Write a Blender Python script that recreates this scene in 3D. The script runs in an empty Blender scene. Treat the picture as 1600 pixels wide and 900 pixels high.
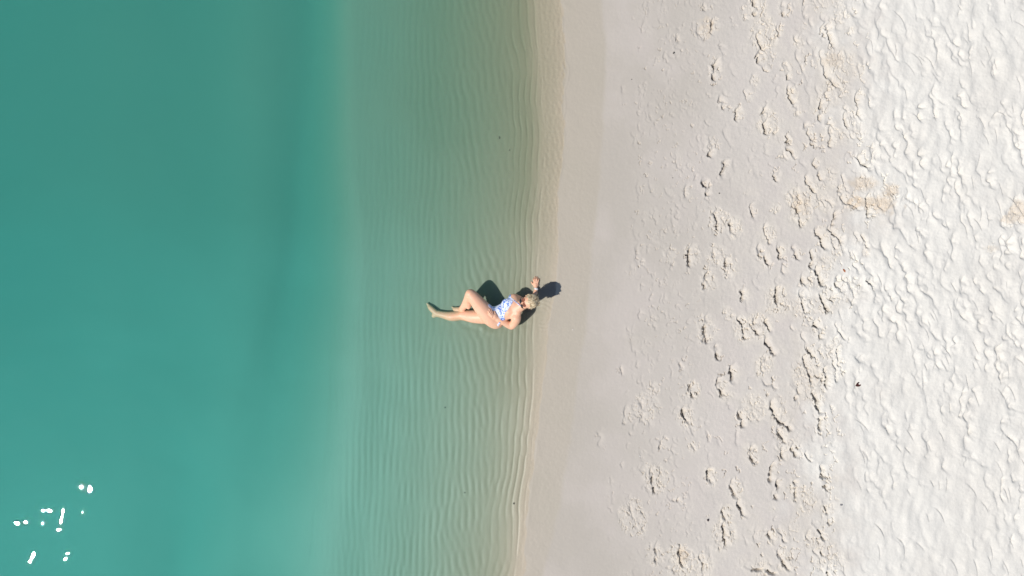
import bpy, bmesh, math, random
import numpy as np
from mathutils import Vector, Matrix
rng = np.random.default_rng(7)
random.seed(7)
scene = bpy.context.scene
COL = scene.collection

# ------------------------------------------------------------------ camera
CAM_H = 9.7            # metres above the water
M = 0.009              # metres per photograph pixel at water level
cam_d = bpy.data.cameras.new('camera')
cam = bpy.data.objects.new('camera', cam_d)
COL.objects.link(cam)
cam.location = (0, 0, CAM_H)
cam.rotation_euler = (0, 0, 0)
cam_d.sensor_width = 36
cam_d.lens = 36 * CAM_H / 14.4
cam_d.clip_start = 0.1
cam_d.clip_end = 3000
scene.camera = cam

# ------------------------------------------------------------------ light
SUN_DIR = Vector((-6.45, -3.35, 9.7)).normalized()     # towards the sun
SUN_EL = math.asin(SUN_DIR.z)
SUN_AZ = math.atan2(SUN_DIR.x, SUN_DIR.y)                # clockwise from +Y
world = bpy.data.worlds.new('World')
scene.world = world
world.use_nodes = True
wn = world.node_tree
wn.nodes.clear()
sky = wn.nodes.new('ShaderNodeTexSky')
sky.sky_type = 'NISHITA'
sky.sun_disc = False
sky.sun_elevation = SUN_EL
sky.sun_rotation = SUN_AZ
sky.air_density = 1.0
sky.dust_density = 0.4
sky.ozone_density = 1.5
bg = wn.nodes.new('ShaderNodeBackground')
bg.inputs['Strength'].default_value = 0.085
wo = wn.nodes.new('ShaderNodeOutputWorld')
wn.links.new(sky.outputs[0], bg.inputs[0])
wn.links.new(bg.outputs[0], wo.inputs[0])

sun_d = bpy.data.lights.new('sun', 'SUN')
sun_d.energy = 3.9
sun_d.angle = math.radians(0.53)
sun_d.color = (1.0, 0.955, 0.90)
sun = bpy.data.objects.new('sun', sun_d)
COL.objects.link(sun)
sun.rotation_euler = (-SUN_DIR).to_track_quat('-Z', 'Y').to_euler()
sun.location = SUN_DIR * 30

scene.view_settings.view_transform = 'Standard'
scene.view_settings.look = 'None'
scene.view_settings.exposure = 0.0
scene.view_settings.gamma = 1.0
scene.render.engine = 'CYCLES'
scene.cycles.max_bounces = 8
scene.cycles.diffuse_bounces = 3
scene.cycles.glossy_bounces = 3
scene.cycles.transparent_max_bounces = 12
scene.cycles.volume_bounces = 1
scene.cycles.use_denoising = True

# ------------------------------------------------------------------ helpers
def W(px, py, z=0.0):
    """the place in the world seen at a pixel of the photograph, at height z"""
    k = M * (CAM_H - z) / CAM_H
    return np.array([(px - 800) * k, (450 - py) * k, z])

def node_mat(name):
    m = bpy.data.materials.new(name)
    m.use_nodes = True
    nt = m.node_tree
    nt.nodes.clear()
    out = nt.nodes.new('ShaderNodeOutputMaterial')
    def N(t, **kw):
        n = nt.nodes.new(t)
        for k, v in kw.items():
            if k.startswith('_'):
                setattr(n, k[1:], v)
            else:
                n.inputs[k.replace('__', ' ')].default_value = v
        return n
    return m, nt, out, N

def set_in(n, k, v):
    n.inputs[k].default_value = v

def link_mesh(name, verts, faces, mat, parent=None, smooth=True, attrs=None):
    me = bpy.data.meshes.new(name)
    verts = np.asarray(verts, np.float32)
    faces = np.asarray(faces, np.int32)
    nv, nf, k = len(verts), len(faces), faces.shape[1]
    me.vertices.add(nv)
    me.vertices.foreach_set('co', verts.ravel())
    me.loops.add(nf * k)
    me.loops.foreach_set('vertex_index', faces.ravel())
    me.polygons.add(nf)
    me.polygons.foreach_set('loop_start', np.arange(0, nf * k, k, dtype=np.int32))
    me.update(calc_edges=True)
    me.polygons.foreach_set('use_smooth', np.full(nf, smooth))
    for an, arr in (attrs or {}).items():
        a = me.attributes.new(an, 'FLOAT', 'POINT')
        a.data.foreach_set('value', np.asarray(arr, np.float32).ravel())
    me.materials.append(mat)
    o = bpy.data.objects.new(name, me)
    COL.objects.link(o)
    if parent is not None:
        o.parent = parent
    return o

def tag(o, label=None, cat=None, group=None, kind=None):
    if label: o['label'] = label
    if cat: o['category'] = cat
    if group: o['group'] = group
    if kind: o['kind'] = kind
    return o

def sstep(a, b, x):
    t = np.clip((x - a) / (b - a), 0, 1)
    return t * t * (3 - 2 * t)

# ------------------------------------------------------------------ the beach as a height field
X0, X1, DX = -8.4, 8.4, 0.008
Y0, Y1, DY = -4.75, 4.75, 0.010
nx = int(round((X1 - X0) / DX)) + 1
ny = int(round((Y1 - Y0) / DY)) + 1
xs = X0 + DX * np.arange(nx)
ys = Y0 + DY * np.arange(ny)

def fft_noise(band, seed):
    """noise filtered in the frequency domain; band(fx, fy) in cycles per metre"""
    r = np.random.default_rng(seed)
    f = np.fft.rfft2(r.standard_normal((ny, nx)))
    fy = np.fft.fftfreq(ny, DY)[:, None]
    fx = np.fft.rfftfreq(nx, DX)[None, :]
    n = np.fft.irfft2(f * band(fx, fy), s=(ny, nx))
    return (n / n.std()).astype(np.float32)

def iso(f0, w):
    return lambda fx, fy: np.exp(-((np.hypot(fx, fy) - f0) / w) ** 2)

def fractal(f0, p=1.0, hi=1e9):
    return lambda fx, fy: (np.hypot(fx, fy) + f0) ** (-1 - p) * np.exp(-(np.hypot(fx, fy) / hi) ** 2)

low = fft_noise(fractal(0.3, 2.0), 1)          # metres-long undulation
mid = fft_noise(fractal(1.5, 1.6), 2)
fine = fft_noise(fractal(12, 0.6, 40), 3)

def shore_px(py):
    return np.interp(py, [-200, 0, 60, 110, 160, 230, 300, 380, 450, 520, 600, 700, 800, 900, 1100],
                         [872, 877, 880, 885, 880, 882, 872, 874, 868, 856, 848, 838, 826, 815, 795])
def film_px(py):      # where the thin run-up film ends and the rippled floor starts
    return np.interp(py, [-200, 0, 100, 200, 300, 400, 500, 600, 700, 800, 900, 1100],
                         [838, 842, 846, 852, 848, 842, 838, 836, 830, 818, 806, 790])
def wet_px(py):
    return np.interp(py, [-200, 0, 110, 200, 300, 450, 600, 750, 900, 1100],
                         [930, 937, 946, 941, 934, 916, 900, 878, 852, 825])
def dry_px(py):
    return np.interp(py, [-200, 0, 60, 120, 200, 260, 300, 350, 390, 450, 520, 600, 700, 800, 900, 1100],
                         [1335, 1340, 1345, 1358, 1350, 1375, 1395, 1395, 1350, 1335, 1320, 1308, 1300, 1305, 1300, 1290])
def edge_px(py):      # the drop-off
    return np.interp(py, [-200, 0, 200, 330, 450, 600, 750, 900, 1100],
                         [522, 522, 522, 520, 512, 500, 478, 455, 435])
def edge_w(py):
    return np.interp(py, [0, 200, 450, 700, 900], [24, 28, 40, 62, 78])

def base_height(x, y):
    """smooth beach profile at world x, y"""
    py = 450 - y / M
    px = 800 + x / M
    S, F = shore_px(py), film_px(py)
    dland = (px - S) * M
    z = np.where(dland > 0, 0.0006 + 0.036 * dland, 0.0)
    dsea = -dland
    film = (S - F) * M
    t = np.maximum(dsea - film, 0)
    d_film = 0.013 * np.clip(film / .22, .15, 1) * np.clip(dsea / np.maximum(film, 0.05), 0, 1) ** .8
    d_shelf = np.interp(t, [0, 0.12, 0.45, 0.9, 1.5, 2.2, 3.0], [0, 0.010, 0.048, 0.096, 0.165, 0.23, 0.28])
    q = (edge_px(py) - px) / edge_w(py)
    out = (edge_px(py) - px)
    q = q + .16 * np.sin(y * .9 + 2.0) + .07 * np.sin(y * 2.3 + .4)
    drop = sstep(-1.2, 2.6, q) * (0.30 - .05 * sstep(-1, 4, y)) + 0.010 * np.exp(-((out - 50) / 52) ** 2) - .035 * np.exp(-((out - 140) / 50) ** 2) + np.clip(out * M - 1, 0, 12) * 0.02
    wob = .5 * np.sin(y * .55 + 1.1) + .3 * np.sin(y * 1.35 + x * .5) + .2 * np.sin(y * 2.9 - x)
    drop = drop + sstep(.0, 3, q) * wob * .010 - sstep(.0, 3, q) * .05
    z = np.where(dsea > 0, -(d_film + d_shelf + drop), z)
    return z

XX, YY = np.meshgrid(xs, ys)
H0 = base_height(XX, YY)
PX = 800 + XX / M / (1 - np.maximum(H0, 0) / CAM_H)     # photograph pixel seen there
PY = 450 - YY / M / (1 - np.maximum(H0, 0) / CAM_H)
Sx, Fx, Wx, Dx, Ex = shore_px(PY), film_px(PY), wet_px(PY), dry_px(PY), edge_px(PY)
edge_wob = mid * 5
shelf = sstep(-10, 20, PX - Ex) * sstep(0, -10, PX - Fx)          # rippled sandy floor
filmz = sstep(-12, 4, PX - Fx) * sstep(0, -3, PX - Sx - edge_wob * .2)
dry = sstep(-60, 60, PX - Dx + mid * 20 + 18 * low)
damp = sstep(1050, 1110, PX + mid * 10) * (1 - dry)
R = np.zeros_like(H0)                                                # relief

# rippled floor: band-passed noise elongated along the shore, forks included
def ripple_band(fx, fy):
    k = np.hypot(fx, fy)
    a = np.arctan2(fy, fx)
    return np.exp(-((k - 11.0) / 1.9) ** 2) * np.exp(-((a + 0.03) / 0.13) ** 2)
rip = fft_noise(ripple_band, 11)
env = np.sqrt(fft_noise(iso(0, 1.2), 12) ** 2 + 0.35)
rip2 = fft_noise(lambda fx, fy: np.exp(-((np.hypot(fx, fy) - 9.5) / 2.4) ** 2) * np.exp(-((np.arctan2(fy, fx) - .10) / .30) ** 2), 41)
rmix = sstep(-150, -30, PX - Fx + 30 * low)
rip = rip * (1 - rmix) + rip2 * rmix
rip = np.tanh(rip * 1.0)
rip = rip - 0.35 * rip ** 2
depth_fade = sstep(20, 220, PX - Ex)
R += shelf * rip * (0.0006 + 0.0012 * depth_fade) * np.clip(env, .4, 1.2)
# the last crests follow the waterline, narrow dark troughs between broad backs
wander = fft_noise(lambda fx, fy: np.exp(-(fy / .9) ** 2 - (fx / 1.2) ** 2), 51)
wander2 = fft_noise(lambda fx, fy: np.exp(-(fy / 3.0) ** 2 - (fx / 3.0) ** 2), 52)
ph = (PX - Fx) / 9.4 + .34 * wander + .05 * wander2
crest = -np.exp(2.2 * (np.cos(2 * np.pi * ph) - 1)) + .35
zone = sstep(-75, -38, PX - Fx) * sstep(6, -5, PX - Fx)
R -= zone * shelf * rip * .0014
R += zone * crest * .0044 * np.clip(.8 + .35 * wander2, .25, 1.3)
swash = np.exp(-((PX - Sx - 1.8 * mid - 1.5 * wander2) / 1.3) ** 2) * sstep(500, 330, PY)
R += .0016 * swash + .0012 * wander2 * np.exp(-((PX - Sx) / 8) ** 2)
R += filmz * (fine * 0.0006 + fft_noise(lambda fx, fy: np.exp(-((fx - 13) / 6) ** 2 - (fy / 8) ** 2), 13) * 0.0007) * (.35 + .65 * sstep(480, 250, PY))
R += low * 0.004 * (PX < Sx) * sstep(0, 120, Sx - PX)
sea_deep = sstep(10, 80, Ex - PX)
R += sea_deep * (fft_noise(fractal(0.25, 2.2), 14) * 0.006 + fft_noise(lambda fx, fy: np.exp(-(fx / .55) ** 2 - (fy / .14) ** 2), 61) * .008)
# floor stirred up around her
near = np.exp(-(((PX - 765) / 80) ** 2 + ((PY - 492) / 26) ** 2) ** 2)
R += near * shelf * (fft_noise(iso(7, 4), 42) * .0016) - near * shelf * rip * .0006
ring = np.hypot((PX - 846), (PY - 492))
R += .0011 * np.sin(ring / 1.1 + mid) * np.exp(-((ring - 18) / 10) ** 2) * sstep(-4, 10, PX - 838) * sstep(0, -10, PX - Sx - 4)
# smooth wet beach
land = sstep(0, 6, PX - Sx)
R += land * (fine * 0.00035 + low * 0.003 * sstep(0, 80, PX - Sx))

# broken crust: jittered cells with steps and gaps
def cells(size, seed, warp):
    r = np.random.default_rng(seed)
    u = (XX + warp * fft_noise(iso(6, 5), seed + 1)) / size
    v = (YY + warp * fft_noise(iso(6, 5), seed + 2)) / (size * 1.35)
    iu, iv = np.floor(u).astype(int), np.floor(v).astype(int)
    off = 4
    nu, nv = iu.max() - iu.min() + 2 * off, iv.max() - iv.min() + 2 * off
    iu0, iv0 = iu.min() - off, iv.min() - off
    jx, jy, hh = r.random((nv, nu)), r.random((nv, nu)), r.random((nv, nu))
    f1 = np.full(u.shape, 9.0); f2 = f1.copy(); hv = np.zeros(u.shape)
    for a in (-1, 0, 1):
        for b in (-1, 0, 1):
            cu, cv = iu + a - iu0, iv + b - iv0
            d = np.hypot(iu + a + jx[cv, cu] - u, iv + b + jy[cv, cu] - v)
            closer = d < f1
            f2 = np.where(closer, f1, np.minimum(f2, d))
            hv = np.where(closer, hh[cv, cu], hv)
            f1 = np.where(closer, d, f1)
    return f2 - f1, hv
gap_a, h_a = cells(0.095, 21, 0.020)
gap_b, h_b = cells(0.042, 25, 0.010)
crust = np.zeros_like(R)
warp2 = fft_noise(iso(3, 2), 35)
patch = fft_noise(iso(5, 3), 36)
jag2 = fft_noise(lambda fx, fy: np.exp(-((np.hypot(fx, fy) - 16) / 10) ** 2), 34)
jag = fft_noise(lambda fx, fy: np.exp(-((np.hypot(fx, fy) - 7) / 5) ** 2), 33)
disturb = np.zeros_like(R)

def window(px, py, r):
    z = float(base_height(np.array([(px - 800) * M]), np.array([(450 - py) * M]))[0])
    c = W(px, py, max(z, 0))
    i0, i1 = int((c[0] - r - X0) / DX), int((c[0] + r - X0) / DX) + 1
    j0, j1 = int((c[1] - r - Y0) / DY), int((c[1] + r - Y0) / DY) + 1
    i0, j0 = max(i0, 0), max(j0, 0)
    i1, j1 = min(i1, nx), min(j1, ny)
    return c, slice(j0, j1), slice(i0, i1)

def foot(px, py, ln, ang, depth, soft, rim=0.5, side=1, keep=0.3, wid=1.0, crev=0.0):
    """press one footprint: ln in photograph pixels, ang degrees from the shore line"""
    L = ln * M
    c, sj, si = window(px, py, L + 0.12)
    if sj.start >= sj.stop or si.start >= si.stop: return
    dx, dy = XX[sj, si] - c[0], YY[sj, si] - c[1]
    wb = 0.012
    dx = dx + wb * mid[sj, si] + 0.003 * fine[sj, si]; dy = dy + .014 * warp2[sj, si]
    a = math.radians(ang)
    u = -dx * math.sin(a) + dy * math.cos(a)         # along the foot, towards the toes
    v = dx * math.cos(a) + dy * math.sin(a)
    r0 = 0.046 * wid
    h = max(L / 2 - r0 * .8, 0.015)
    v = v - side * 0.008 * np.cos(np.clip(u / h, -1, 1) * 2.2)
    v = v + jag[sj, si] * (0.0045 if soft < .02 else .004)
    uc = np.clip(u, -h, h)
    rad = r0 * (.86 + .20 * sstep(-.2, 0.9, uc / h) - .12 * np.exp(-((uc / h + 0.1) / .35) ** 2))
    d = np.hypot(u - uc, v) - rad
    # the heel side is cut steeply, the far side runs out gently
    west = sstep(.3, -.9, v / rad)
    sf = soft * (3.0 - 2.4 * west)
    m = 1 - sstep(-sf, sf * .5, d)
    m = m * np.clip(.75 + .55 * patch[sj, si], .12, 1)
    floor = -depth * (0.62 + 0.75 * np.clip(-v / rad, -.6, .6)) * (1 - 0.25 * np.exp(-((uc / h + 0.1) / .4) ** 2)) * np.clip(.9 + .35 * low[sj, si] + .3 * mid[sj, si], .35, 1.5)
    cur = R[sj, si]
    ref = float(cur.mean()) * .4
    new = cur * (1 - m) + (ref + floor + cur * keep * .5) * m
    new += rim * depth * 0.45 * np.exp(-((d - soft * .9) / (soft * .9 + 0.010)) ** 2) * (1 - m) * (.25 + .75 * west)
    if crev > 0:
        dsz = min(1, L / .25)
        wv = -(v + rad * .92) + .006 * jag2[sj, si]
        e = np.exp(-((u / (h + .01) + .15) / .95) ** 6) * np.clip(.75 + .6 * patch[sj, si], 0, 1.1)
        new = new - crev * e * np.exp(-(wv / (.010 + .009 * dsz)) ** 4)
    R[sj, si] = new

def crack(px, py, ln, ang, depth, hw=.008, bend=0.0):
    """a thin gaping crack in the crust"""
    Lm = ln * M
    c, sj, si = window(px, py, Lm * .6 + .05)
    if sj.start >= sj.stop or si.start >= si.stop: return
    dx, dy = XX[sj, si] - c[0], YY[sj, si] - c[1]
    a = math.radians(ang)
    u = -dx * math.sin(a) + dy * math.cos(a); v = dx * math.cos(a) + dy * math.sin(a)
    v = v + .010 * jag2[sj, si] + .006 * jag[sj, si] + bend * (u * u / Lm)
    w_ = hw * np.clip(1 - (u / (Lm * .5)) ** 2, .05, 1)
    e = (np.abs(u) < Lm * .5) * np.exp(-(v / w_) ** 4)
    R[sj, si] -= depth * e
def crush(px, py, rad, amt):
    c, sj, si = window(px, py, rad * M * 1.8)
    if sj.start >= sj.stop or si.start >= si.stop: return
    d = np.hypot(XX[sj, si] - c[0], (YY[sj, si] - c[1]) * .8) / (rad * M)
    d = d + 0.22 * mid[sj, si]
    m = (1 - sstep(0.45, 1.15, d)) * amt
    crust[sj, si] = np.maximum(crust[sj, si], m)
    disturb[sj, si] = np.maximum(disturb[sj, si], (1 - sstep(0.6, 1.6, d)) * (0.35 + 0.65 * amt))

# footprints read off the photograph: x, y, length, lean, depth, crumble
FEET = [
(1181,10,28,5,1,.7),(1225,15,22,15,.7,.4),(1165,22,20,25,.5,.6),(1262,18,30,-15,.5,.2),(1118,42,26,-5,.6,.9),
(1098,50,24,20,.4,1),(1217,48,20,10,.8,.4),(1255,50,30,-5,.3,.2),(1292,48,22,5,.8,.8),(1302,55,36,15,.9,.5),
(1324,22,16,0,.5,.5),(1331,48,14,20,.5,.7),(1190,62,36,25,.6,1),(1190,90,22,5,1,.9),(1198,106,14,45,.6,.6),
(1120,110,34,-5,1,.9),(1231,112,28,20,.8,.5),(1254,100,44,25,.5,.2),(1180,128,24,10,.5,.6),(1131,162,22,10,.8,.5),
(1238,150,30,20,.8,.6),(1247,172,22,20,.4,.5),(1155,178,22,-10,.6,1),(1198,190,44,5,1,.8),(1231,218,14,10,.9,.7),
(1300,120,38,30,1,.6),(1312,142,20,30,.7,.5),(1287,165,46,-10,1,.6),(1345,165,44,10,1,.3),(1328,190,30,20,.6,.6),
(1265,205,26,30,.7,.4),(1112,222,14,10,.7,.6),(1300,215,30,0,.6,.5),(1358,102,12,30,.9,.2),(1170,150,20,15,.4,.6),
(1112,235,22,5,1,.5),(1133,262,26,-25,.8,.3),(1105,292,26,20,.9,.5),(1214,276,22,0,.8,.3),(1180,262,28,25,.3,.1),
(1238,235,26,40,.9,.3),(1226,242,16,20,.5,.6),(1280,265,40,25,.6,.2),(1272,225,14,40,.7,.3),(1272,292,44,30,1,.6),
(1252,330,46,10,1,1),(1241,310,30,20,.5,1),(1178,330,26,5,.7,.2),(1122,345,34,10,.9,.9),(1145,355,24,5,.7,.9),
(1213,325,14,0,.4,.9),(1318,300,34,15,.6,.6),(1354,250,26,40,1,.3),(1335,318,34,60,.6,1),(1362,322,34,5,.7,1),
(1308,345,34,-15,.7,.2),(1287,372,36,30,1,.7),(1308,365,34,40,.7,.4),(1203,365,34,15,.6,.8),(1195,398,36,30,1,.5),
(1223,392,24,10,.9,.9),(1248,395,22,25,.8,.5),(1274,405,34,-5,.9,.4),(1284,430,32,15,1,.8),(1080,400,30,0,.8,.8),
(1120,400,30,20,.5,.8),(1138,420,34,10,1,.7),(1107,435,34,-20,1,.7),(1228,420,20,0,.5,.3),(1258,440,20,20,.8,.7),
(1313,445,24,20,.8,.6),(1362,440,20,20,.8,.3),(1046,400,26,15,.4,.6),(1075,300,22,0,.5,.5),
(1163,462,24,0,.8,.8),(1217,465,40,-5,1,.8),(1258,472,36,10,.8,1),(1290,472,34,20,1,.7),(1137,490,22,0,.5,.6),
(1161,512,36,20,1,.8),(1105,515,44,3,.8,.6),(1099,528,14,0,.9,.5),(1123,550,26,15,1,.3),(1182,510,30,10,.8,.8),
(1198,508,18,20,.8,.5),(1204,540,34,30,1,.2),(1280,515,32,20,1,.6),(1239,515,18,20,.4,.1),(1270,550,20,35,.8,.7),
(1297,537,14,60,.5,.3),(1193,570,26,-5,.8,.8),(1148,585,28,5,1,.6),(1129,605,30,10,1,.8),(1068,575,28,0,.5,.3),
(1082,610,22,5,.9,.8),(1072,650,26,15,.8,1),(1094,660,14,0,.4,.1),(1160,655,28,15,.9,.5),(1265,580,46,15,.9,1),
(1293,590,30,5,1,.6),(1247,620,30,-10,.6,.3),(1278,625,40,25,1,.7),(1215,645,40,30,1,.6),(1230,662,26,35,1,.5),
(1287,665,30,0,.9,.6),(1205,600,34,60,.4,.2),(1180,640,40,30,.5,.8),(1005,640,40,5,.4,.7),(988,540,28,0,.35,.2),
(970,580,16,10,.4,.3),(1022,605,20,15,.4,.6),(980,650,30,0,.4,.5),
(1180,710,30,10,.8,1),(1224,705,30,15,.8,.8),(1245,705,22,25,.9,.8),(1225,680,30,35,.7,.6),(1286,678,14,20,.8,.4),
(1298,697,24,-60,.5,.8),(1210,740,34,-10,.7,.3),(1220,765,34,-8,1,.3),(1111,745,26,5,.9,.8),(1022,750,38,10,.8,.9),
(1247,768,34,0,1,1),(1293,745,34,10,1,.7),(1149,765,26,15,.7,.8),(1161,795,30,25,1,.4),(1135,805,26,5,.8,.9),
(1135,835,40,5,1,1),(1208,840,24,20,.9,.8),(1283,830,36,30,1,.4),(1287,865,14,35,.8,.3),(1227,875,34,30,.7,.9),
(1190,890,50,80,.7,.7),(1026,865,30,0,.6,.6),(1066,870,34,10,1,1),(1100,885,40,10,.6,.7),(1061,783,16,20,.6,.5),
(1297,800,34,20,.8,1),(1035,695,20,-20,.5,.5),(1083,697,16,20,.4,.6),(990,800,50,10,.4,.8),(1107,680,18,15,.4,.1),
(1300,895,20,10,.8,1),(977,147,28,3,.32,0),(1020,176,30,5,.3,.15),(1036,162,14,10,.3,.2),(993,216,22,0,.35,.3),
(1055,205,16,0,.35,.4),(1058,245,26,10,.35,.4),(1063,55,26,5,.4,.3),(1043,60,16,0,.3,.1),(1012,12,20,5,.3,.1),
(1105,10,18,0,.5,.4),(997,295,20,0,.3,.1),(1020,292,26,10,.3,.3),(992,362,26,5,.3,.1),(996,395,28,-3,.4,.2),
(1034,368,20,0,.3,.1),(1055,350,20,5,.3,.3),(1002,410,12,0,.45,.5),(985,425,22,0,.3,.3),(1022,438,20,0,.3,.3),
(940,685,30,0,.3,.4),(958,775,26,8,.25,.2),(1002,712,20,10,.3,.3),(1090,330,14,0,.3,.2),(1076,260,12,0,.35,.5),
]
# older, softened prints and knocks in the damp band first
for i in range(120):
    px = 1075 + 275 * rng.random() ** .8; py = rng.uniform(-60, 960)
    foot(px, py, rng.uniform(16, 34), rng.normal(14, 18), rng.uniform(.003, .008), .03, .3, rng.choice([-1, 1]))
for i in range(800):
    px = rng.normal(1035, 44) if i % 4 else rng.uniform(1090, 1340); py = rng.uniform(-60, 960)
    if px < shore_px(py) + 115: continue
    foot(px, py, rng.uniform(5, 15), rng.normal(5, 30), rng.uniform(.0015, .0075), .014, .5, rng.choice([-1, 1]), wid=rng.uniform(.25, .7))
    if rng.random() < .35: crush(px, py, rng.uniform(4, 12), rng.uniform(.1, .35))
# trampled dry sand, prints over prints
for i in range(760):
    px = rng.uniform(1325, 1800); py = rng.uniform(-90, 990)
    if px < dry_px(py) - 8: continue
    s = rng.choice([-1, 1])
    foot(px, py, rng.uniform(24, 42), rng.normal(13, 17), rng.uniform(.007, .019), rng.uniform(.030, .060), rng.uniform(.3, .8), s,
         keep=.8, wid=rng.uniform(1.0, 1.8), crev=.010 * (rng.random() < .12))
TAN = ((1362, 318, 40, 13, 1), (1390, 298, 14, 26, .9), (1352, 285, 26, 14, .5), (1592, 330, 22, 16, .8), (1575, 341, 16, 7, .8), (1105, 42, 22, 20, .4),
                           (1300, 95, 18, 12, .3), (1352, 395, 12, 10, .3), (1251, 320, 14, 18, .3), (1066, 868, 8, 12, .4), (1548, 388, 12, 5, .4))
for px, py, rx, ry, am in TAN: crush(px, py, (rx + ry) * .5, .6 + .4 * am)
for f in FEET: crush(f[0], f[1], f[2] * (.30 + .28 * f[5]), f[5])
for i in range(95):                # more broken crust towards the dry edge
    py = rng.uniform(-60, 960); px = dry_px(py) - abs(rng.normal(0, 55))
    crush(px, py, rng.uniform(8, 24), rng.uniform(.25, .8))
    if rng.random() < .55: foot(px, py, rng.uniform(14, 32), rng.normal(16, 18), rng.uniform(.008, .024), .014, .6, rng.choice([-1, 1]), wid=rng.uniform(.5, 1))
thin = np.clip(.45 + .7 * jag, 0, 1)
c2 = sstep(.15, .75, crust)
R += c2 * ((h_a - .5) * 0.012 - 0.030 * thin * (1 - sstep(.015, .085, gap_a)) * (h_a > .35))
R += c2 * crust * ((h_b - .5) * 0.010 - 0.014 * (1 - sstep(.02, .15, gap_b)) * (h_b > .45))
CR = []
for f in FEET:
    px, py, ln, an, dp, cr = f
    strong = dp > .55
    foot(px, py, ln, an, (.030 * dp if strong else .014 * dp) , .016 if strong else .022, .55, 1 if (px * 7 + py) % 2 else -1, wid=.8 + .25 * dp if ln > 18 else .6,
         crev=.075 * dp if strong else .014 * (dp > .38))
    for _ in range(rng.integers(1, 3) + int(3 * cr * (dp > .35))):
        a_ = rng.uniform(0, 6.28); rr_ = rng.uniform(.3, .95)
        CR.append((px + math.cos(a_) * rr_ * 11, py + math.sin(a_) * rr_ * ln * .7, rng.uniform(5, 15) * (.5 + .5 * dp), rng.choice([rng.normal(15, 25), rng.uniform(-90, 90)]), rng.uniform(.015, .050) * dp, rng.uniform(.006, .012)))
# wind and foot softened lumps of the dry part
lump = fft_noise(lambda fx, fy: np.exp(-((np.hypot(fx, fy * 1.6) - 3.2) / 1.8) ** 2), 31)
tilt = fft_noise(lambda fx, fy: np.exp(-((np.hypot(fx, fy) - 7) / 3) ** 2) * np.exp(-((np.arctan2(fy, fx) + .25) / .6) ** 2), 32)
calm = np.clip(.8 + .35 * low, .35, 1.25)
R = R * (1 - dry + dry * calm * 1.1)
R += dry * (lump * 0.004 + tilt * 0.0012 + fine * 0.0007)
R += damp * (fine * 0.0005 + mid * .0015)
for c_ in CR: crack(*c_, bend=rng.normal(0, 1.2))
for i in range(150):
    py = rng.uniform(-40, 940); px = dry_px(py) - abs(rng.normal(0, 95)) + 10
    if px > 1110: crack(px, py, rng.uniform(5, 20), rng.normal(12, 30), rng.uniform(.012, .045), rng.uniform(.005, .012), rng.normal(0, 1.5))
for i in range(260):
    px = rng.normal(1048, 34); py = rng.uniform(-30, 930)
    if px > shore_px(py) + 110: crack(px, py, rng.uniform(3, 9), rng.normal(0, 45), rng.uniform(.005, .020), rng.uniform(.004, .008), rng.normal(0, 2))
# a few wind-slid sharp lips: a soft scarp each, facing the land side
for i in range(150):
    py = rng.uniform(-40, 940); px = rng.uniform(dry_px(py) + 15, 1640)
    ln = rng.uniform(10, 26)
    c, sj, si = window(px, py, ln * M * 1.3)
    if sj.start >= sj.stop or si.start >= si.stop: continue
    a = math.radians(rng.normal(22, 16)); dx = XX[sj, si] - c[0] + .006 * mid[sj, si]; dy = YY[sj, si] - c[1]
    u = -dx * math.sin(a) + dy * math.cos(a); v = dx * math.cos(a) + dy * math.sin(a) + u * u * 1.5
    e = np.exp(-(u / (ln * M * .5)) ** 4)
    R[sj, si] -= e * rng.uniform(.010, .022) * sstep(-.006, .006, v) * np.exp(-np.maximum(v, 0) / .05)
# the sand pushed up and dished where she lies
def dish(px, py, r, amt):
    c, sj, si = window(px, py, r * M * 2.2)
    d = np.hypot(XX[sj, si] - c[0], YY[sj, si] - c[1]) / (r * M)
    R[sj, si] -= amt * (np.exp(-d ** 2) - .35 * np.exp(-((d - 1.35) / .35) ** 2))
dish(770, 498, 16, .012); dish(834, 476, 11, .008)
HZ = H0 + R

# attributes for the material
wetness = 1 - sstep(-5, 4, PX - (Wx + mid * 1.2 + low * 3)) * .68 - .32 * sstep(-60, 80, PX - Wx)             # saturated band by the water
dampness = 1 - sstep(40, 330, (PX - Wx) + 30 * low)
under = .35 * (1 - sstep(-2, 2, PX - Sx - edge_wob * .3)) * sstep(430, 300, PY) + .65 * (1 - sstep(-75, 8, PX - Sx))
olive = sstep(0, -30, PX - Fx) * sstep(-330, -110, PX - Fx) * (.44 + .26 * sstep(420, 120, PY)) * (.8 + .2 * low) + .12 * sstep(-30, 0, PX-Fx) * sstep(0, -20, PX-Sx)
trough = shelf * (1 - zone) * np.clip(-rip, 0, 1) * .10 + zone * shelf * np.clip(-crest, 0, 1) * .30  # troughs coloured darker: settled sediment, plus dark lines of refracted light painted in
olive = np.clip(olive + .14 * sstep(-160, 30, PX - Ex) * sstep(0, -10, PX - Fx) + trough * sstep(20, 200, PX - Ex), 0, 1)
disturb = np.clip(disturb * (.15 + .85 * sstep(120, 300, PX - Wx)) + c2 * .35, 0, 1)

tan = np.zeros_like(R)
for px, py, rx, ry, am in TAN:
    dd = np.hypot((PX - px) / rx, (PY - py) / ry) + .22 * mid + .16 * jag
    tan = np.maximum(tan, am * (1 - sstep(.5, 1.2, dd)))
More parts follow.
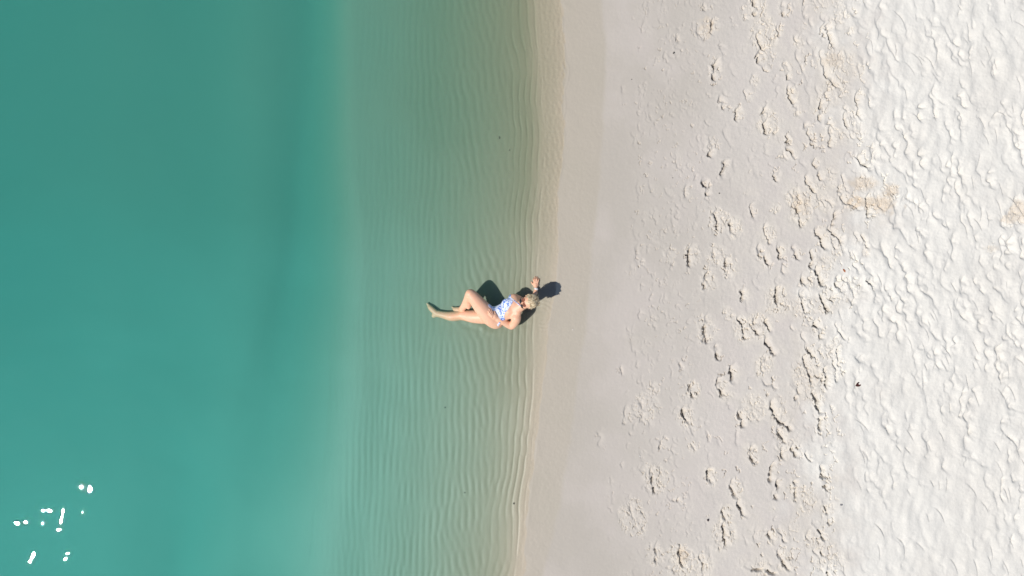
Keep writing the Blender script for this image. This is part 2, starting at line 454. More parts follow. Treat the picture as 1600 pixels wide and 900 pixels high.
# mesh columns: coarse over deep water, full beyond
cols = [i for i in range(nx) if not (PX[ny // 2, i] < 470 and i % 5) and not (PX[ny // 2, i] < 800 and i % 2)]
rows = list(range(ny))
gx, gy = xs[cols], ys[rows]
Z = HZ[np.ix_(rows, cols)]
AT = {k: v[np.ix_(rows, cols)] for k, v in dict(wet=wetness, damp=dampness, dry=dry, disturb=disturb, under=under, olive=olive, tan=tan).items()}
ext = np.array([0.4, 1.2, 3, 7, 15, 35, 90, 250, 600])
ox = np.concatenate([X0 - ext[::-1], gx, X1 + ext]); oy = np.concatenate([Y0 - ext[::-1], gy, Y1 + ext])
n_e = len(ext)
GX, GY = np.meshgrid(ox, oy)
ZB = base_height(np.clip(GX, -14, 14), np.clip(GY, -8, 8))
Zf = np.pad(Z - base_height(*np.meshgrid(gx, gy)), n_e, mode='edge')
fade = np.ones_like(ZB)
dist_out = np.maximum(np.maximum(X0 - GX, GX - X1), np.maximum(Y0 - GY, GY - Y1)).clip(0)
Zf = ZB + Zf * np.exp(-dist_out / .5)
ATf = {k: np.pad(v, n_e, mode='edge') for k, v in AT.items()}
def grid_faces(r, c):
    i = np.arange(r * c).reshape(r, c)
    return np.stack([i[:-1, :-1], i[:-1, 1:], i[1:, 1:], i[1:, :-1]], -1).reshape(-1, 4)

# sand material
sand, nt, out, N = node_mat('sand')
L = nt.links.new
def attr(n):
    a = N('ShaderNodeAttribute', _attribute_name=n); return a.outputs['Fac']
tc = N('ShaderNodeTexCoord')
def noise(scale, detail=4, rough=.6, vec=None, stretch=None):
    n = N('ShaderNodeTexNoise', Scale=scale, Detail=detail, Roughness=rough)
    src = tc.outputs['Object'] if vec is None else vec
    if stretch:
        mp = N('ShaderNodeMapping'); mp.inputs['Scale'].default_value = stretch
        L(src, mp.inputs['Vector']); src = mp.outputs[0]
    L(src, n.inputs['Vector'])
    return n.outputs['Fac']
def mixc(fac, a, b):
    m = N('ShaderNodeMix', _data_type='RGBA')
    for s, v in ((0, fac), (6, a), (7, b)):
        if hasattr(v, 'links'): L(v, m.inputs[s])
        else: m.inputs[s].default_value = v if not isinstance(v, tuple) else (*v, 1)
    return m.outputs[2]
def ramp(v, a, b, lo=0.0, hi=1.0):
    m = N('ShaderNodeMapRange', _interpolation_type='SMOOTHSTEP')
    for s, q in ((1, a), (2, b), (3, lo), (4, hi)): m.inputs[s].default_value = q
    L(v, m.inputs[0]); return m.outputs[0]
c_crust = mixc(attr('damp'), (0.592, 0.545, 0.486), (0.476, 0.432, 0.372))
c_crust = mixc(ramp(noise(.9, 3), .4, .7, 0, .45), c_crust, (0.585, 0.525, 0.475))
c_dist = mixc(ramp(noise(7, 4), .3, .7), (0.645, 0.59, 0.505), (0.625, 0.575, 0.505))
dm = N('ShaderNodeMath', _operation='MULTIPLY'); L(attr('disturb'), dm.inputs[0]); L(ramp(noise(14, 4), .25, .6, .5, 1), dm.inputs[1])
c_damp = mixc(dm.outputs[0], c_crust, c_dist)
c_damp = mixc(attr('tan'), c_damp, (0.60, 0.505, 0.39))
c_dry = mixc(ramp(noise(1.3, 4), .35, .7), (0.73, 0.70, 0.632), (0.71, 0.675, 0.605))
tn = N('ShaderNodeMath', _operation='MULTIPLY'); L(attr('tan'), tn.inputs[0]); tn.inputs[1].default_value = .75
c = mixc(tn.outputs[0], mixc(attr('dry'), c_damp, c_dry), (0.62, 0.53, 0.42))
c_wet = mixc(ramp(noise(.7, 3), .3, .7), (0.468, 0.415, 0.338), (0.452, 0.405, 0.325))
c = mixc(attr('wet'), c, c_wet)
c = mixc(attr('under'), c, (0.345, 0.305, 0.222))
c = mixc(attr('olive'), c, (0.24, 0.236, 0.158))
grain = ramp(noise(260, 3, .7), .25, .75, .93, 1.06)
spk = ramp(noise(90, 2, .5), .70, .80, 1.0, .86)
g2 = N('ShaderNodeMath', _operation='MULTIPLY'); L(grain, g2.inputs[0]); L(spk, g2.inputs[1])
vm = N('ShaderNodeVectorMath', _operation='SCALE'); L(c, vm.inputs[0]); L(g2.outputs[0], vm.inputs['Scale'])
bs = N('ShaderNodeBsdfPrincipled')
L(vm.outputs[0], bs.inputs['Base Color'])
L(ramp(attr('wet'), 0, 1, .9, .42), bs.inputs['Roughness'])
set_in(bs, 'Specular IOR Level', .3)
bmp = N('ShaderNodeBump', Strength=.35, Distance=.004)
L(noise(120, 4, .7), bmp.inputs['Height'])
L(bmp.outputs[0], bs.inputs['Normal'])
L(bs.outputs[0], out.inputs['Surface'])

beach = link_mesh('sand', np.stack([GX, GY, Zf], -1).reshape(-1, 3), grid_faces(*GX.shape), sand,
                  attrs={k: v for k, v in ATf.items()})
tag(beach, 'pale beach sand trodden with footprints, running down under clear shallow water', kind='structure')

# ------------------------------------------------------------------ the sea: one closed body of water
wat, nt, out, N = node_mat('sea_water'); L = nt.links.new
tc = N('ShaderNodeTexCoord')
fr = N('ShaderNodeFresnel', IOR=1.33)
tr = N('ShaderNodeBsdfTransparent')
gl = N('ShaderNodeBsdfGlossy', _distribution='BECKMANN', Roughness=.014)
b1 = N('ShaderNodeBump', Strength=1.0, Distance=1.0)
n1 = N('ShaderNodeTexNoise', Scale=1.0, Detail=0, Roughness=.45)
mp = N('ShaderNodeMapping'); mp.inputs['Scale'].default_value = (2.9, 3.4, 2.9); mp.inputs['Rotation'].default_value = (0, 0, .3)
L(tc.outputs['Object'], mp.inputs[0]); L(mp.outputs[0], n1.inputs['Vector'])
mul = N('ShaderNodeMath', _operation='MULTIPLY'); mul.inputs[1].default_value = 0.0115
n3 = N('ShaderNodeTexNoise', Scale=14.0, Detail=1, Roughness=.5); L(tc.outputs['Object'], n3.inputs['Vector'])
ma = N('ShaderNodeMath', _operation='MULTIPLY_ADD'); L(n3.outputs['Fac'], ma.inputs[0]); ma.inputs[1].default_value = .02; L(n1.outputs['Fac'], ma.inputs[2])
L(ma.outputs[0], mul.inputs[0]); L(mul.outputs[0], b1.inputs['Height'])
L(b1.outputs[0], gl.inputs['Normal']); L(b1.outputs[0], fr.inputs['Normal'])
mx = N('ShaderNodeMixShader'); L(fr.outputs[0], mx.inputs[0]); L(tr.outputs[0], mx.inputs[1]); L(gl.outputs[0], mx.inputs[2])
L(mx.outputs[0], out.inputs['Surface'])
va = N('ShaderNodeVolumeAbsorption', Density=1.75); va.inputs['Color'].default_value = (0.0, .888, .886, 1)
vs = N('ShaderNodeVolumeScatter', Density=.60, Anisotropy=.15); vs.inputs['Color'].default_value = (.62, 1, 1, 1)
ad = N('ShaderNodeAddShader'); L(va.outputs[0], ad.inputs[0]); L(vs.outputs[0], ad.inputs[1])
L(ad.outputs[0], out.inputs['Volume'])
wx = np.concatenate([-X0 * -1 - ext[::-1], np.linspace(X0, 1.6, 260)])
wy = np.concatenate([Y0 - ext[::-1], np.linspace(Y0, Y1, 240), Y1 + ext])
gxw, gyw = np.meshgrid(wx, wy)
zw = 0.0012 * np.sin(gxw * 4.1 + gyw * 1.3) + .001 * np.sin(gxw * 2.3 - gyw * 3.7) 
zw = zw * (np.abs(gxw) < 9) * sstep(.9, -1, gxw)
r_, c_ = gxw.shape
top = np.stack([gxw, gyw, zw], -1).reshape(-1, 3)
bot = top.copy(); bot[:, 2] = -22.0
ft = grid_faces(r_, c_); fb = ft[:, ::-1] + len(top)
idx = np.arange(r_ * c_).reshape(r_, c_)
loop = np.concatenate([idx[0, :], idx[1:, -1], idx[-1, -2::-1], idx[-2:0:-1, 0]])
nl = np.roll(loop, -1)
fs = np.stack([nl, loop, loop + len(top), nl + len(top)], -1)
sea = link_mesh('sea_water', np.concatenate([top, bot]), np.concatenate([ft, fb, fs]), wat)
tag(sea, 'clear turquoise sea water, calm, thinning to nothing at the shore', kind='structure')
# ------------------------------------------------------------------ modelling with distance fields
def surface_nets(V, origin, h):
    """turn a sampled distance field into a closed quad mesh"""
    s = V < 0
    nxx, nyy, nzz = V.shape
    cnt = np.zeros((nxx - 1, nyy - 1, nzz - 1), np.int8)
    for a in (0, 1):
        for b in (0, 1):
            for c in (0, 1):
                cnt += s[a:nxx - 1 + a, b:nyy - 1 + b, c:nzz - 1 + c]
    act = np.argwhere((cnt > 0) & (cnt < 8))
    ids = -np.ones(cnt.shape, np.int64)
    ids[act[:, 0], act[:, 1], act[:, 2]] = np.arange(len(act))
    acc = np.zeros((len(act), 3)); n = np.zeros(len(act))
    cs = [(a, b, c) for a in (0, 1) for b in (0, 1) for c in (0, 1)]
    for i, p in enumerate(cs):
        for q in cs[i + 1:]:
            if sum(abs(p[k] - q[k]) for k in range(3)) != 1: continue
            va = V[act[:, 0] + p[0], act[:, 1] + p[1], act[:, 2] + p[2]]
            vb = V[act[:, 0] + q[0], act[:, 1] + q[1], act[:, 2] + q[2]]
            m = (va < 0) != (vb < 0)
            t = np.where(m, va / np.where(m, va - vb, 1), 0)
            pos = np.array(p) + t[:, None] * (np.array(q) - np.array(p))
            acc[m] += pos[m]; n[m] += 1
    verts = np.array(origin) + (act + acc / n[:, None]) * h
    quads = []
    for ax in range(3):
        o1, o2 = [(1, 2), (2, 0), (0, 1)][ax]
        sl0 = [slice(None)] * 3; sl1 = [slice(None)] * 3
        sl0[ax] = slice(0, -1); sl1[ax] = slice(1, None)
        a0, a1 = s[tuple(sl0)], s[tuple(sl1)]
        e = np.argwhere(a0 != a1)
        flip = a0[tuple(e.T)]
        ok = (e[:, o1] > 0) & (e[:, o2] > 0) & (e[:, o1] < V.shape[o1] - 1) & (e[:, o2] < V.shape[o2] - 1)
        e, flip = e[ok], flip[ok]
        def cid(d1, d2):
            f = e.copy(); f[:, o1] -= d1; f[:, o2] -= d2
            return ids[tuple(f.T)]
        q = np.stack([cid(1, 1), cid(0, 1), cid(0, 0), cid(1, 0)], -1)
        q[~flip] = q[~flip][:, ::-1]
        quads.append(q)
    return verts, np.concatenate(quads)

class Field:
    def __init__(self, lo, hi, h):
        self.h = h; self.lo = np.array(lo, float)
        n = np.ceil((np.array(hi) - self.lo) / h).astype(int) + 1
        self.V = np.full(n, 0.3, np.float32)
        self.ax = [self.lo[k] + h * np.arange(n[k]) for k in range(3)]
    def win(self, lo, hi):
        s = []
        for k in range(3):
            a = max(int((lo[k] - self.lo[k]) / self.h), 0); b = min(int((hi[k] - self.lo[k]) / self.h) + 2, self.V.shape[k])
            s.append(slice(a, max(b, a)))
        g = np.meshgrid(*[self.ax[k][s[k]] for k in range(3)], indexing='ij')
        return tuple(s), np.stack(g, -1)
    def add(self, d, s, k, cut=False):
        v = self.V[s]
        if cut: d = -d; v = -v
        hh = np.clip(.5 + .5 * (v - d) / k, 0, 1)
        r = v * (1 - hh) + d * hh - k * hh * (1 - hh)
        self.V[s] = -r if cut else r
    def limb(self, pts, rad, k=.02):
        """tapered limb through the joints"""
        for a, b, ra, rb in zip(pts[:-1], pts[1:], rad[:-1], rad[1:]):
            a, b = np.array(a, float), np.array(b, float)
            m = max(ra, rb) + k + .02
            s, P = self.win(np.minimum(a, b) - m, np.maximum(a, b) + m)
            ab = b - a; t = np.clip(((P - a) @ ab) / (ab @ ab), 0, 1)
            d = np.linalg.norm(P - a - t[..., None] * ab, axis=-1) - (ra + (rb - ra) * (t * t * (3 - 2 * t) * .5 + t * .5))
            self.add(d, s, k)
    def blob(self, c, R, B=None, k=.02, cut=False):
        """ellipsoid with radii R along the rows of B"""
        c = np.array(c, float); R = np.array(R, float)
        B = np.eye(3) if B is None else B
        m = R.max() + k + .02
        s, P = self.win(c - m, c + m)
        q = (P - c) @ B.T
        k0 = np.linalg.norm(q / R, axis=-1); k1 = np.linalg.norm(q / R ** 2, axis=-1)
        self.add(k0 * (k0 - 1) / np.maximum(k1, 1e-6), s, k, cut)
    def mesh(self):
        return surface_nets(self.V, self.lo, self.h)

def unit(v): v = np.array(v, float); return v / np.linalg.norm(v)
def frame(fwd, up):
    f = unit(fwd); u = np.array(up, float); u = unit(u - f * (u @ f)); return np.stack([f, np.cross(u, f), u])
def bed(px, py):
    x, y, _ = W(px, py, 0)
    return float(HZ[int(round((y - Y0) / DY)), int(round((x - X0) / DX))])
def on_bed(px, py, up): return W(px, py, bed(px, py) + up)
def smooth_path(pts, n=4):
    """Catmull-Rom through the joints"""
    p = [np.array(q, float) for q in pts]; p = [2 * p[0] - p[1]] + p + [2 * p[-1] - p[-2]]
    o = []
    for i in range(1, len(p) - 2):
        for j in range(n):
            t = j / n
            o.append(.5 * (2 * p[i] + (p[i + 1] - p[i - 1]) * t + (2 * p[i - 1] - 5 * p[i] + 4 * p[i + 1] - p[i + 2]) * t * t
                           + (3 * p[i] - 3 * p[i + 1] + p[i + 2] - p[i - 1]) * t ** 3))
    o.append(p[-2]); return o
def smooth_r(r, n=4):
    return list(np.interp(np.arange(0, (len(r) - 1) * n + 1) / n, range(len(r)), r))

# ------------------------------------------------------------------ the woman in the shallows
root = bpy.data.objects.new('person', None); COL.objects.link(root)
base = W(775, 492, bed(775, 492)); root.location = base
tag(root, 'woman in flowered swimsuit and sunglasses lying in the shallows, one knee raised', 'person')

F = Field(W(660, 525, -.2) - .02, W(850, 425, 0) + np.array([.02, .02, .62]), .0042)
limb = lambda pts, rad, k=.02: F.limb(smooth_path(pts), smooth_r(rad), k)
# far leg, stretched out and sinking under the water
limb([on_bed(766, 494, .092), on_bed(754, 494.5, .088), on_bed(740, 494.5, .076), on_bed(729, 493.2, .062), on_bed(722, 492.6, .053), on_bed(714, 493.5, .050), on_bed(706, 494, .050),
      on_bed(697, 493, .043), on_bed(688, 491, .040), on_bed(682, 489.8, .038)],
     [.096, .092, .080, .064, .055, .053, .052, .043, .034, .032], .03)
F.blob(on_bed(722.5, 491.4, .078), [.036, .032, .030], k=.03)                      # kneecap
F.blob(on_bed(707, 496.5, .050), [.085, .040, .045], k=.03)                    # calf
limb([on_bed(682, 489.8, .038), on_bed(678.5, 486.5, .045), on_bed(673.5, 482, .042), on_bed(670.5, 478.6, .036)], [.032, .034, .031, .021], .015)
limb([on_bed(682, 490, .034), on_bed(677.5, 493.6, .032)], [.030, .027], .02)                                         # heel
for j, (ex, ey, r) in enumerate([(667.3, 474.4, .012), (667.6, 476.2, .0095), (668.2, 477.8, .009), (669.0, 479.2, .0085), (670.0, 480.6, .0085)]):
    F.limb([on_bed(671.2 + j * .25, 478.2 + j * .8, .040 - j * .003), on_bed(ex, ey, .036 - j * .003)], [r + .004, r], .006)
# near leg, knee drawn up over the other
hipL = W(769, 498.5, .135)
knee = W(735, 459.3, .275)
limb([hipL, W(761, 490, .165), W(752, 479.5, .205), W(743, 468.5, .245), knee], [.108, .104, .093, .077, .061], .03)
F.blob(W(733.6, 458.4, .297), [.040, .042, .040], k=.03)
ank = on_bed(719.5, 484, .045)
limb([knee, W(732.3, 465, .195), W(728.6, 473, .095), W(724, 480, .01), ank], [.057, .054, .048, .037, .032], .025)
F.blob(W(732.5, 473.5, .125), [.042, .046, .10], frame([.2, -.6, 1], [0, 1, 0]), k=.03)
limb([ank, on_bed(714.5, 483.6, .040), on_bed(709.5, 482.8, .026)], [.033, .030, .022], .015)
limb([ank, on_bed(722.5, 485.6, .028)], [.03, .026], .02)
for j in range(5):
    F.limb([on_bed(709.5, 481.2 + j * .85, .022), on_bed(706.6 + j * .45, 479.9 + j * 1.0, .014)], [.012 - j * .0008, .011 - j * .0012], .006)
# pelvis, waist, chest
pel = W(773, 495.5, .085); chest = W(799, 481.5, .235)
shL = W(806.5, 496.5, .295); shR = W(802.5, 466, .215)
ta = unit(chest - pel); sv = shL - shR; sv = unit(sv - ta * (sv @ ta)); fr = np.cross(sv, ta)
if fr[2] < 0: fr = -fr
B = np.stack([ta, sv, fr])
F.blob(pel, [.115, .150, .105], B, k=.05)
F.blob(pel + sv * .06 - fr * .02, [.11, .10, .10], B, k=.05)
F.blob(pel + ta * .13 + fr * .012, [.12, .118, .092], B, k=.06)
F.blob(chest - ta * .03, [.145, .135, .100], B, k=.06)
F.blob(chest + ta * .08, [.08, .150, .075], B, k=.05)
for q in (-1, 1):
    F.blob(chest + ta * (-.030 if q > 0 else -.01) + sv * (.045 if q > 0 else -.068) + fr * (.070 if q > 0 else .076), [.060, .058, .046], B, k=.045)
# shoulders and arms
F.blob(shL, [.062, .060, .058], k=.045)
F.blob(shR, [.055, .058, .055], k=.045)
elbL = W(798.6, 509.6, .135); wrL = W(777.6, 497.6, .235)
limb([shL + [0, -.01, 0], W(805.2, 502, .225), W(801.8, 507, .165), elbL], [.057, .050, .044, .040], .025)
limb([elbL, W(792, 506, .165), W(785, 502, .205), wrL], [.041, .042, .035, .026], .02)
elbR = on_bed(829, 478, .045); wrR = on_bed(837.8, 451.6, .040)
limb([shR, W(811, 468.5, .16), W(820, 473.5, .09), elbR], [.052, .045, .040, .037], .03)
limb([elbR, on_bed(832.5, 468, .048), on_bed(836, 458.5, .044), wrR], [.038, .037, .026, .019], .015)
# neck and head
hc = W(825.6, 471.8, .435)
fwd = unit([-.86, -.20, .46]); HB = frame(fwd, [.44, .12, .88]); hf, hs, hu = HB
S = 1.12
limb([W(808, 481, .275), W(813.5, 478, .325), hc - hu * .07 - hf * .02], [.062, .052, .055], .035)
F.blob(hc + hu * .02 * S - hf * .012, np.array([.096, .078, .095]) * S, HB, k=.01)      # skull
F.blob(hc - hu * .035 * S + hf * .030, np.array([.066, .060, .082]) * S, HB, k=.02)     # face
F.blob(hc - hu * .098 * S + hf * .062, np.array([.022, .026, .020]) * S, HB, k=.022)    # chin
F.limb([hc + hf * .094 * S + hu * .010, hc + hf * .116 * S - hu * .036 * S], [.008, .0135], .010)    # nose
for q in (-1, 1):
    F.blob(hc - hu * .040 * S + hf * .068 * S + hs * .036 * q, [.022, .022, .022], k=.02)            # cheeks
    F.blob(hc + hf * .086 * S + hs * .030 * q - hu * .004, [.010, .016, .012], HB, k=.008, cut=True) # eye sockets
    F.blob(hc + hf * .082 * S + hs * .030 * q - hu * .004, [.012, .013, .012], k=.003)               # eyes
    F.blob(hc - hu * .018 + hs * .088 * q - hf * .008, [.018, .008, .030], HB, k=.006)               # ears
lipc = hc - hu * .066 * S + hf * .098 * S
F.blob(lipc + hu * .005, [.009, .022, .0055], HB, k=.004)
F.blob(lipc - hu * .006, [.010, .019, .0065], HB, k=.004)

def top_z(px, py, z0=.2):
    """height of the body surface at that place"""
    x, y, _ = W(px, py, z0)
    i, j = int(round((x - F.lo[0]) / F.h)), int(round((y - F.lo[1]) / F.h))
    col = F.V[i, j]; k = np.where(col < 0)[0]
    return F.ax[2][k[-1]] if len(k) else z0
# hand resting on the hip
tops = {}
hand = [((773.8, 494.6), (771.0, 491.8), (768.4, 486.8), (766.6, 482.0), .0095),
        ((773.0, 495.2), (769.6, 492.6), (766.6, 488.2), (764.6, 483.6), .0100),
        ((772.4, 496.0), (768.8, 494.0), (765.4, 490.2), (763.2, 486.4), .0095),
        ((772.2, 497.0), (768.6, 495.8), (765.6, 493.0), (763.4, 490.2), .0085)]
plan = [[W(x, y, top_z(x, y, .22) + (.016, .017, .009, .006)[n]) for n, (x, y) in enumerate(f[:4])] + [f[4]] for f in hand]
thumb = [W(x, y, top_z(x, y, .22) + u) for (x, y, u) in ((775.2, 494.2, .016), (773.8, 490.4, .014), (772.6, 486.6, .009))]
pc = W(773.6, 495.0, top_z(773.6, 495.0, .22) + .014)
F.blob(pc, [.036, .040, .017], frame(unit(plan[1][1] - wrL), [0, 0, 1]), k=.012)
F.limb([wrL, pc], [.026, .024], .018)
for f in plan:
    F.limb(f[:4], [f[4] * 1.15, f[4] * 1.1, f[4], f[4] * .82], .004)
F.limb(thumb, [.014, .012, .009], .004)
# hand flat on the wet sand
pr = on_bed(837.2, 445.0, .022)
F.blob(pr, [.044, .040, .018], frame([-.05, 1, 0], [0, 0, 1]), k=.012)
F.limb([wrR, pr], [.019, .022], .012)
for (kx, ky, mx_, my, tx, ty, r) in [(834.6, 441.6, 833.7, 437.6, 833.6, 434.8, .0090), (836.4, 440.8, 836.2, 436.2, 836.2, 432.4, .0098),
                                     (838.4, 440.8, 838.9, 436.4, 839.4, 432.8, .0096), (840.2, 441.8, 841.3, 438.4, 842.3, 435.4, .0086)]:
    F.limb([on_bed(837, 444.5, .022), on_bed(kx, ky, .026), on_bed(mx_, my, .024), on_bed(tx, ty, .010)], [r * 1.1, r * 1.15, r, r * .8], .004)
F.limb([on_bed(835.6, 446.8, .020), on_bed(832.2, 443.6, .018), on_bed(830.4, 440.8, .011)], [.015, .012, .009], .005)

bv, bf = F.mesh()
lipd = np.linalg.norm((bv - lipc) @ HB.T / np.array([.03, .026, .013]), axis=1)
skin, nt, out, N = node_mat('skin'); L = nt.links.new
tc = N('ShaderNodeTexCoord')
n = N('ShaderNodeTexNoise', Scale=9, Detail=4); L(tc.outputs['Object'], n.inputs['Vector'])
m1 = N('ShaderNodeMix', _data_type='RGBA'); L(n.outputs['Fac'], m1.inputs[0]); m1.inputs[6].default_value = (.86, .51, .345, 1); m1.inputs[7].default_value = (.78, .43, .27, 1)
al = N('ShaderNodeAttribute', _attribute_name='lip')
m2 = N('ShaderNodeMix', _data_type='RGBA'); L(al.outputs['Fac'], m2.inputs[0]); L(m1.outputs[2], m2.inputs[6]); m2.inputs[7].default_value = (.52, .17, .15, 1)
bs = N('ShaderNodeBsdfPrincipled', Roughness=.47); L(m2.outputs[2], bs.inputs['Base Color'])
bs.inputs['Subsurface Weight'].default_value = .12; bs.inputs['Subsurface Radius'].default_value = (.012, .005, .003); bs.inputs['Subsurface Scale'].default_value = 1
n2 = N('ShaderNodeTexNoise', Scale=160, Detail=3); L(tc.outputs['Object'], n2.inputs['Vector'])
b = N('ShaderNodeBump', Strength=.15, Distance=.002); L(n2.outputs['Fac'], b.inputs['Height']); L(b.outputs[0], bs.inputs['Normal'])
L(bs.outputs[0], out.inputs['Surface'])
body = link_mesh('body', bv - base, bf, skin, root, attrs={'lip': 1 - sstep(.8, 1.1, lipd)})

# swimsuit: a 4 mm shell over the body
s, P = F.win(pel - .25, chest + .25)
q = P - pel
kz = CAM_H / (CAM_H - P[..., 2])
QX, QY = 800 + P[..., 0] * kz / M, 450 - P[..., 1] * kz / M          # in the plan of the photograph, metres / M
def poly_sd(poly):
    d = np.full(QX.shape, 1e9); ins = np.zeros(QX.shape, bool)
    for (x1, y1), (x2, y2) in zip(poly, poly[1:] + poly[:1]):
        ex, ey = x2 - x1, y2 - y1
        t = np.clip(((QX - x1) * ex + (QY - y1) * ey) / (ex * ex + ey * ey), 0, 1)
        d = np.minimum(d, np.hypot(QX - x1 - t * ex, QY - y1 - t * ey))
        c = ((y1 > QY) != (y2 > QY)) & (QX < (x2 - x1) * (QY - y1) / (y2 - y1 + 1e-12) + x1)
        ins ^= c
    return np.where(ins, -d, d) * M
front = poly_sd([(762, 476), (772, 472), (781, 468), (790, 462.6), (793, 456), (798, 457), (798.6, 466), (801.8, 471), (799, 476), (796.5, 480), (793.5, 484.5), (789.5, 488.5), (788, 494), (789, 500), (784.5, 501.5), (779.5, 497.5), (774.5, 491.5), (769.6, 485), (765, 481)])
t_ = q @ ta; s_ = q @ sv; f_ = q @ fr
back = np.maximum(np.maximum(np.maximum(f_ + .012, t_ - .20), -(t_ + .075) + np.abs(s_) * .5), s_ - .135)
crotch = np.maximum(np.maximum(np.abs(s_) - .045, -(t_ + .075)), np.maximum(t_ - .05, f_ - .05))
hipside = np.maximum(np.abs(t_ - .035 + (f_ + .012) * .3) - .018, -(s_ - .04)) 
neckstrap_a, neckstrap_b = W(797.5, 464.5, .30), W(815.5, 480, .38)
reg = np.minimum(front, np.maximum(np.minimum(back, crotch), P[..., 2] - .14))
strap = np.zeros_like(reg) + 9
ab = neckstrap_b - neckstrap_a; t3 = np.clip(((P[..., :2] - neckstrap_a[:2]) @ ab[:2]) / (ab[:2] @ ab[:2]), 0, 1)
strap = np.linalg.norm(P[..., :2] - neckstrap_a[:2] - t3[..., None] * ab[:2], axis=-1) - .006
strap = np.maximum(strap, .10 - P[..., 2])
reg = np.minimum(reg, strap)
reg = np.minimum(reg, np.maximum(poly_sd([(776.4, 507.2), (780.6, 502.6), (782.6, 504.2), (778.4, 510.5)]), .0 - P[..., 2]))
G = Field(F.lo, F.lo + 1e-6, F.h)
# leave the arms and hands bare: subtract a slightly fatter copy of them
A = Field(F.lo, np.array([a[-1] for a in F.ax]), F.h)
A.V = A.V[:F.V.shape[0], :F.V.shape[1], :F.V.shape[2]]
arm_r = .007
A.limb(smooth_path([shL + [0.01, -.02, .01], W(805.2, 502, .225), W(801.8, 507, .165), elbL]), smooth_r([.052, .050, .044, .040]), .01)
A.limb(smooth_path([elbL, W(792, 506, .165), W(785, 502, .205), wrL]), smooth_r([.041, .042, .035, .026]), .01)
A.limb([wrL, pc], [.026, .024], .01); A.blob(pc, [.036, .040, .017], frame(unit(plan[1][1] - wrL), [0, 0, 1]), k=.01)
for f in plan: A.limb(f[:4], [f[4] * 1.15, f[4] * 1.1, f[4], f[4] * .82], .004)
A.limb(thumb, [.014, .012, .009], .004)
suit = np.maximum(np.maximum(F.V[s] - .0045, reg), -(A.V[s] - arm_r))
G.V = np.pad(suit, 1, constant_values=.1).astype(np.float32)
G.lo = np.array([F.ax[k][s[k].start] for k in range(3)]) - F.h
sv_, sf_ = G.mesh()
cloth, nt, out, N = node_mat('flowered_fabric'); L = nt.links.new
tc = N('ShaderNodeTexCoord')
vo = N('ShaderNodeTexNoise', Scale=20, Detail=3, Roughness=.6, Distortion=.8); L(tc.outputs['Object'], vo.inputs['Vector'])
v2 = N('ShaderNodeTexVoronoi', Scale=38); L(tc.outputs['Object'], v2.inputs['Vector'])
a1 = N('ShaderNodeMath', _operation='MULTIPLY_ADD'); L(v2.outputs['Distance'], a1.inputs[0]); a1.inputs[1].default_value = -.27; L(vo.outputs['Fac'], a1.inputs[2])
cr = N('ShaderNodeValToRGB'); L(a1.outputs[0], cr.inputs[0])
els = cr.color_ramp.elements
els[0].position = .365; els[0].color = (.78, .81, .92, 1)
els[1].position = .39; els[1].color = (.50, .62, .90, 1)
for p_, c_ in ((.42, (.10, .25, .72, 1)), (.49, (.04, .12, .55, 1)), (.53, (.78, .80, .88, 1))):
    e = els.new(p_); e.color = c_
bs = N('ShaderNodeBsdfPrincipled', Roughness=.6); L(cr.outputs[0], bs.inputs['Base Color']); L(bs.outputs[0], out.inputs['Surface'])
link_mesh('swimsuit', sv_ - base, sf_, cloth, root)

# hair: short, wet, combed back in locks
Hf = Field(hc - .17, hc + .17, .0032)
hcc = hc + hu * .026 * S - hf * .014
s3, P3 = Hf.win(hc - .17, hc + .17)
q = (P3 - hcc) @ HB.T
RR = np.array([.108, .090, .106]) * S
k0 = np.linalg.norm(q / RR, axis=-1); k1 = np.linalg.norm(q / RR ** 2, axis=-1)
dh = k0 * (k0 - 1) / np.maximum(k1, 1e-6)
az = np.arctan2(q[..., 1], q[..., 2] + .05)                       # around the fore-aft axis: locks run backwards
lock = np.sin(az * 19 + 9 * q[..., 0] + 1.5 * np.sin(az * 5)) * .5 + .5 * np.sin(az * 43 + 21 * q[..., 0] + 2 * np.sin(az * 9 + 1))
lock += .5 * np.sin(az * 71 - 30 * q[..., 0])
dh = dh - .0035 * lock - .004 * np.sin(q[..., 0] * 55 + az * 6)
# hairline: bare in front of it
line = (q[..., 0] * .78 + (-q[..., 2]) * .62) - .012 - .010 * np.cos(az * 9)
dh = np.maximum(dh, line); dh = np.maximum(dh, -(k0 - .80) * .08)
Hf.V[s3] = dh
r_h = np.random.default_rng(5)
for i in range(26):                                                # loose locks on the crown and at the back
    th = r_h.uniform(-1.9, 1.9); al_ = r_h.uniform(-2.2, .5)
    d0 = unit(np.array([math.sin(al_) * .9, math.sin(th) * .9, math.cos(th) * .8 + .15]))
    p0 = hcc + HB.T @ (d0 * RR * .98)
    dr = unit(-hf * 1.0 - hu * .35 + hs * math.sin(th) * .5 + r_h.normal(0, .35, 3))
    nrm = unit(p0 - hcc)
    ln_ = r_h.uniform(.02, .05)
    Hf.limb([p0, p0 + dr * ln_ * .5 + nrm * .004, p0 + dr * ln_ - nrm * .002], [.006, .0045, .0025], .004)
hv, hfc = Hf.mesh()
hair, nt, out, N = node_mat('blonde_hair'); L = nt.links.new
tc = N('ShaderNodeTexCoord'); 
n = N('ShaderNodeTexNoise', Scale=75, Detail=3); mp = N('ShaderNodeMapping'); mp.inputs['Scale'].default_value = (.35, 1, 1)
L(tc.outputs['Object'], mp.inputs[0]); L(mp.outputs[0], n.inputs['Vector'])
cr = N('ShaderNodeValToRGB'); L(n.outputs['Fac'], cr.inputs[0]); cr.color_ramp.elements[0].position = .36; cr.color_ramp.elements[0].color = (.30, .20, .10, 1)
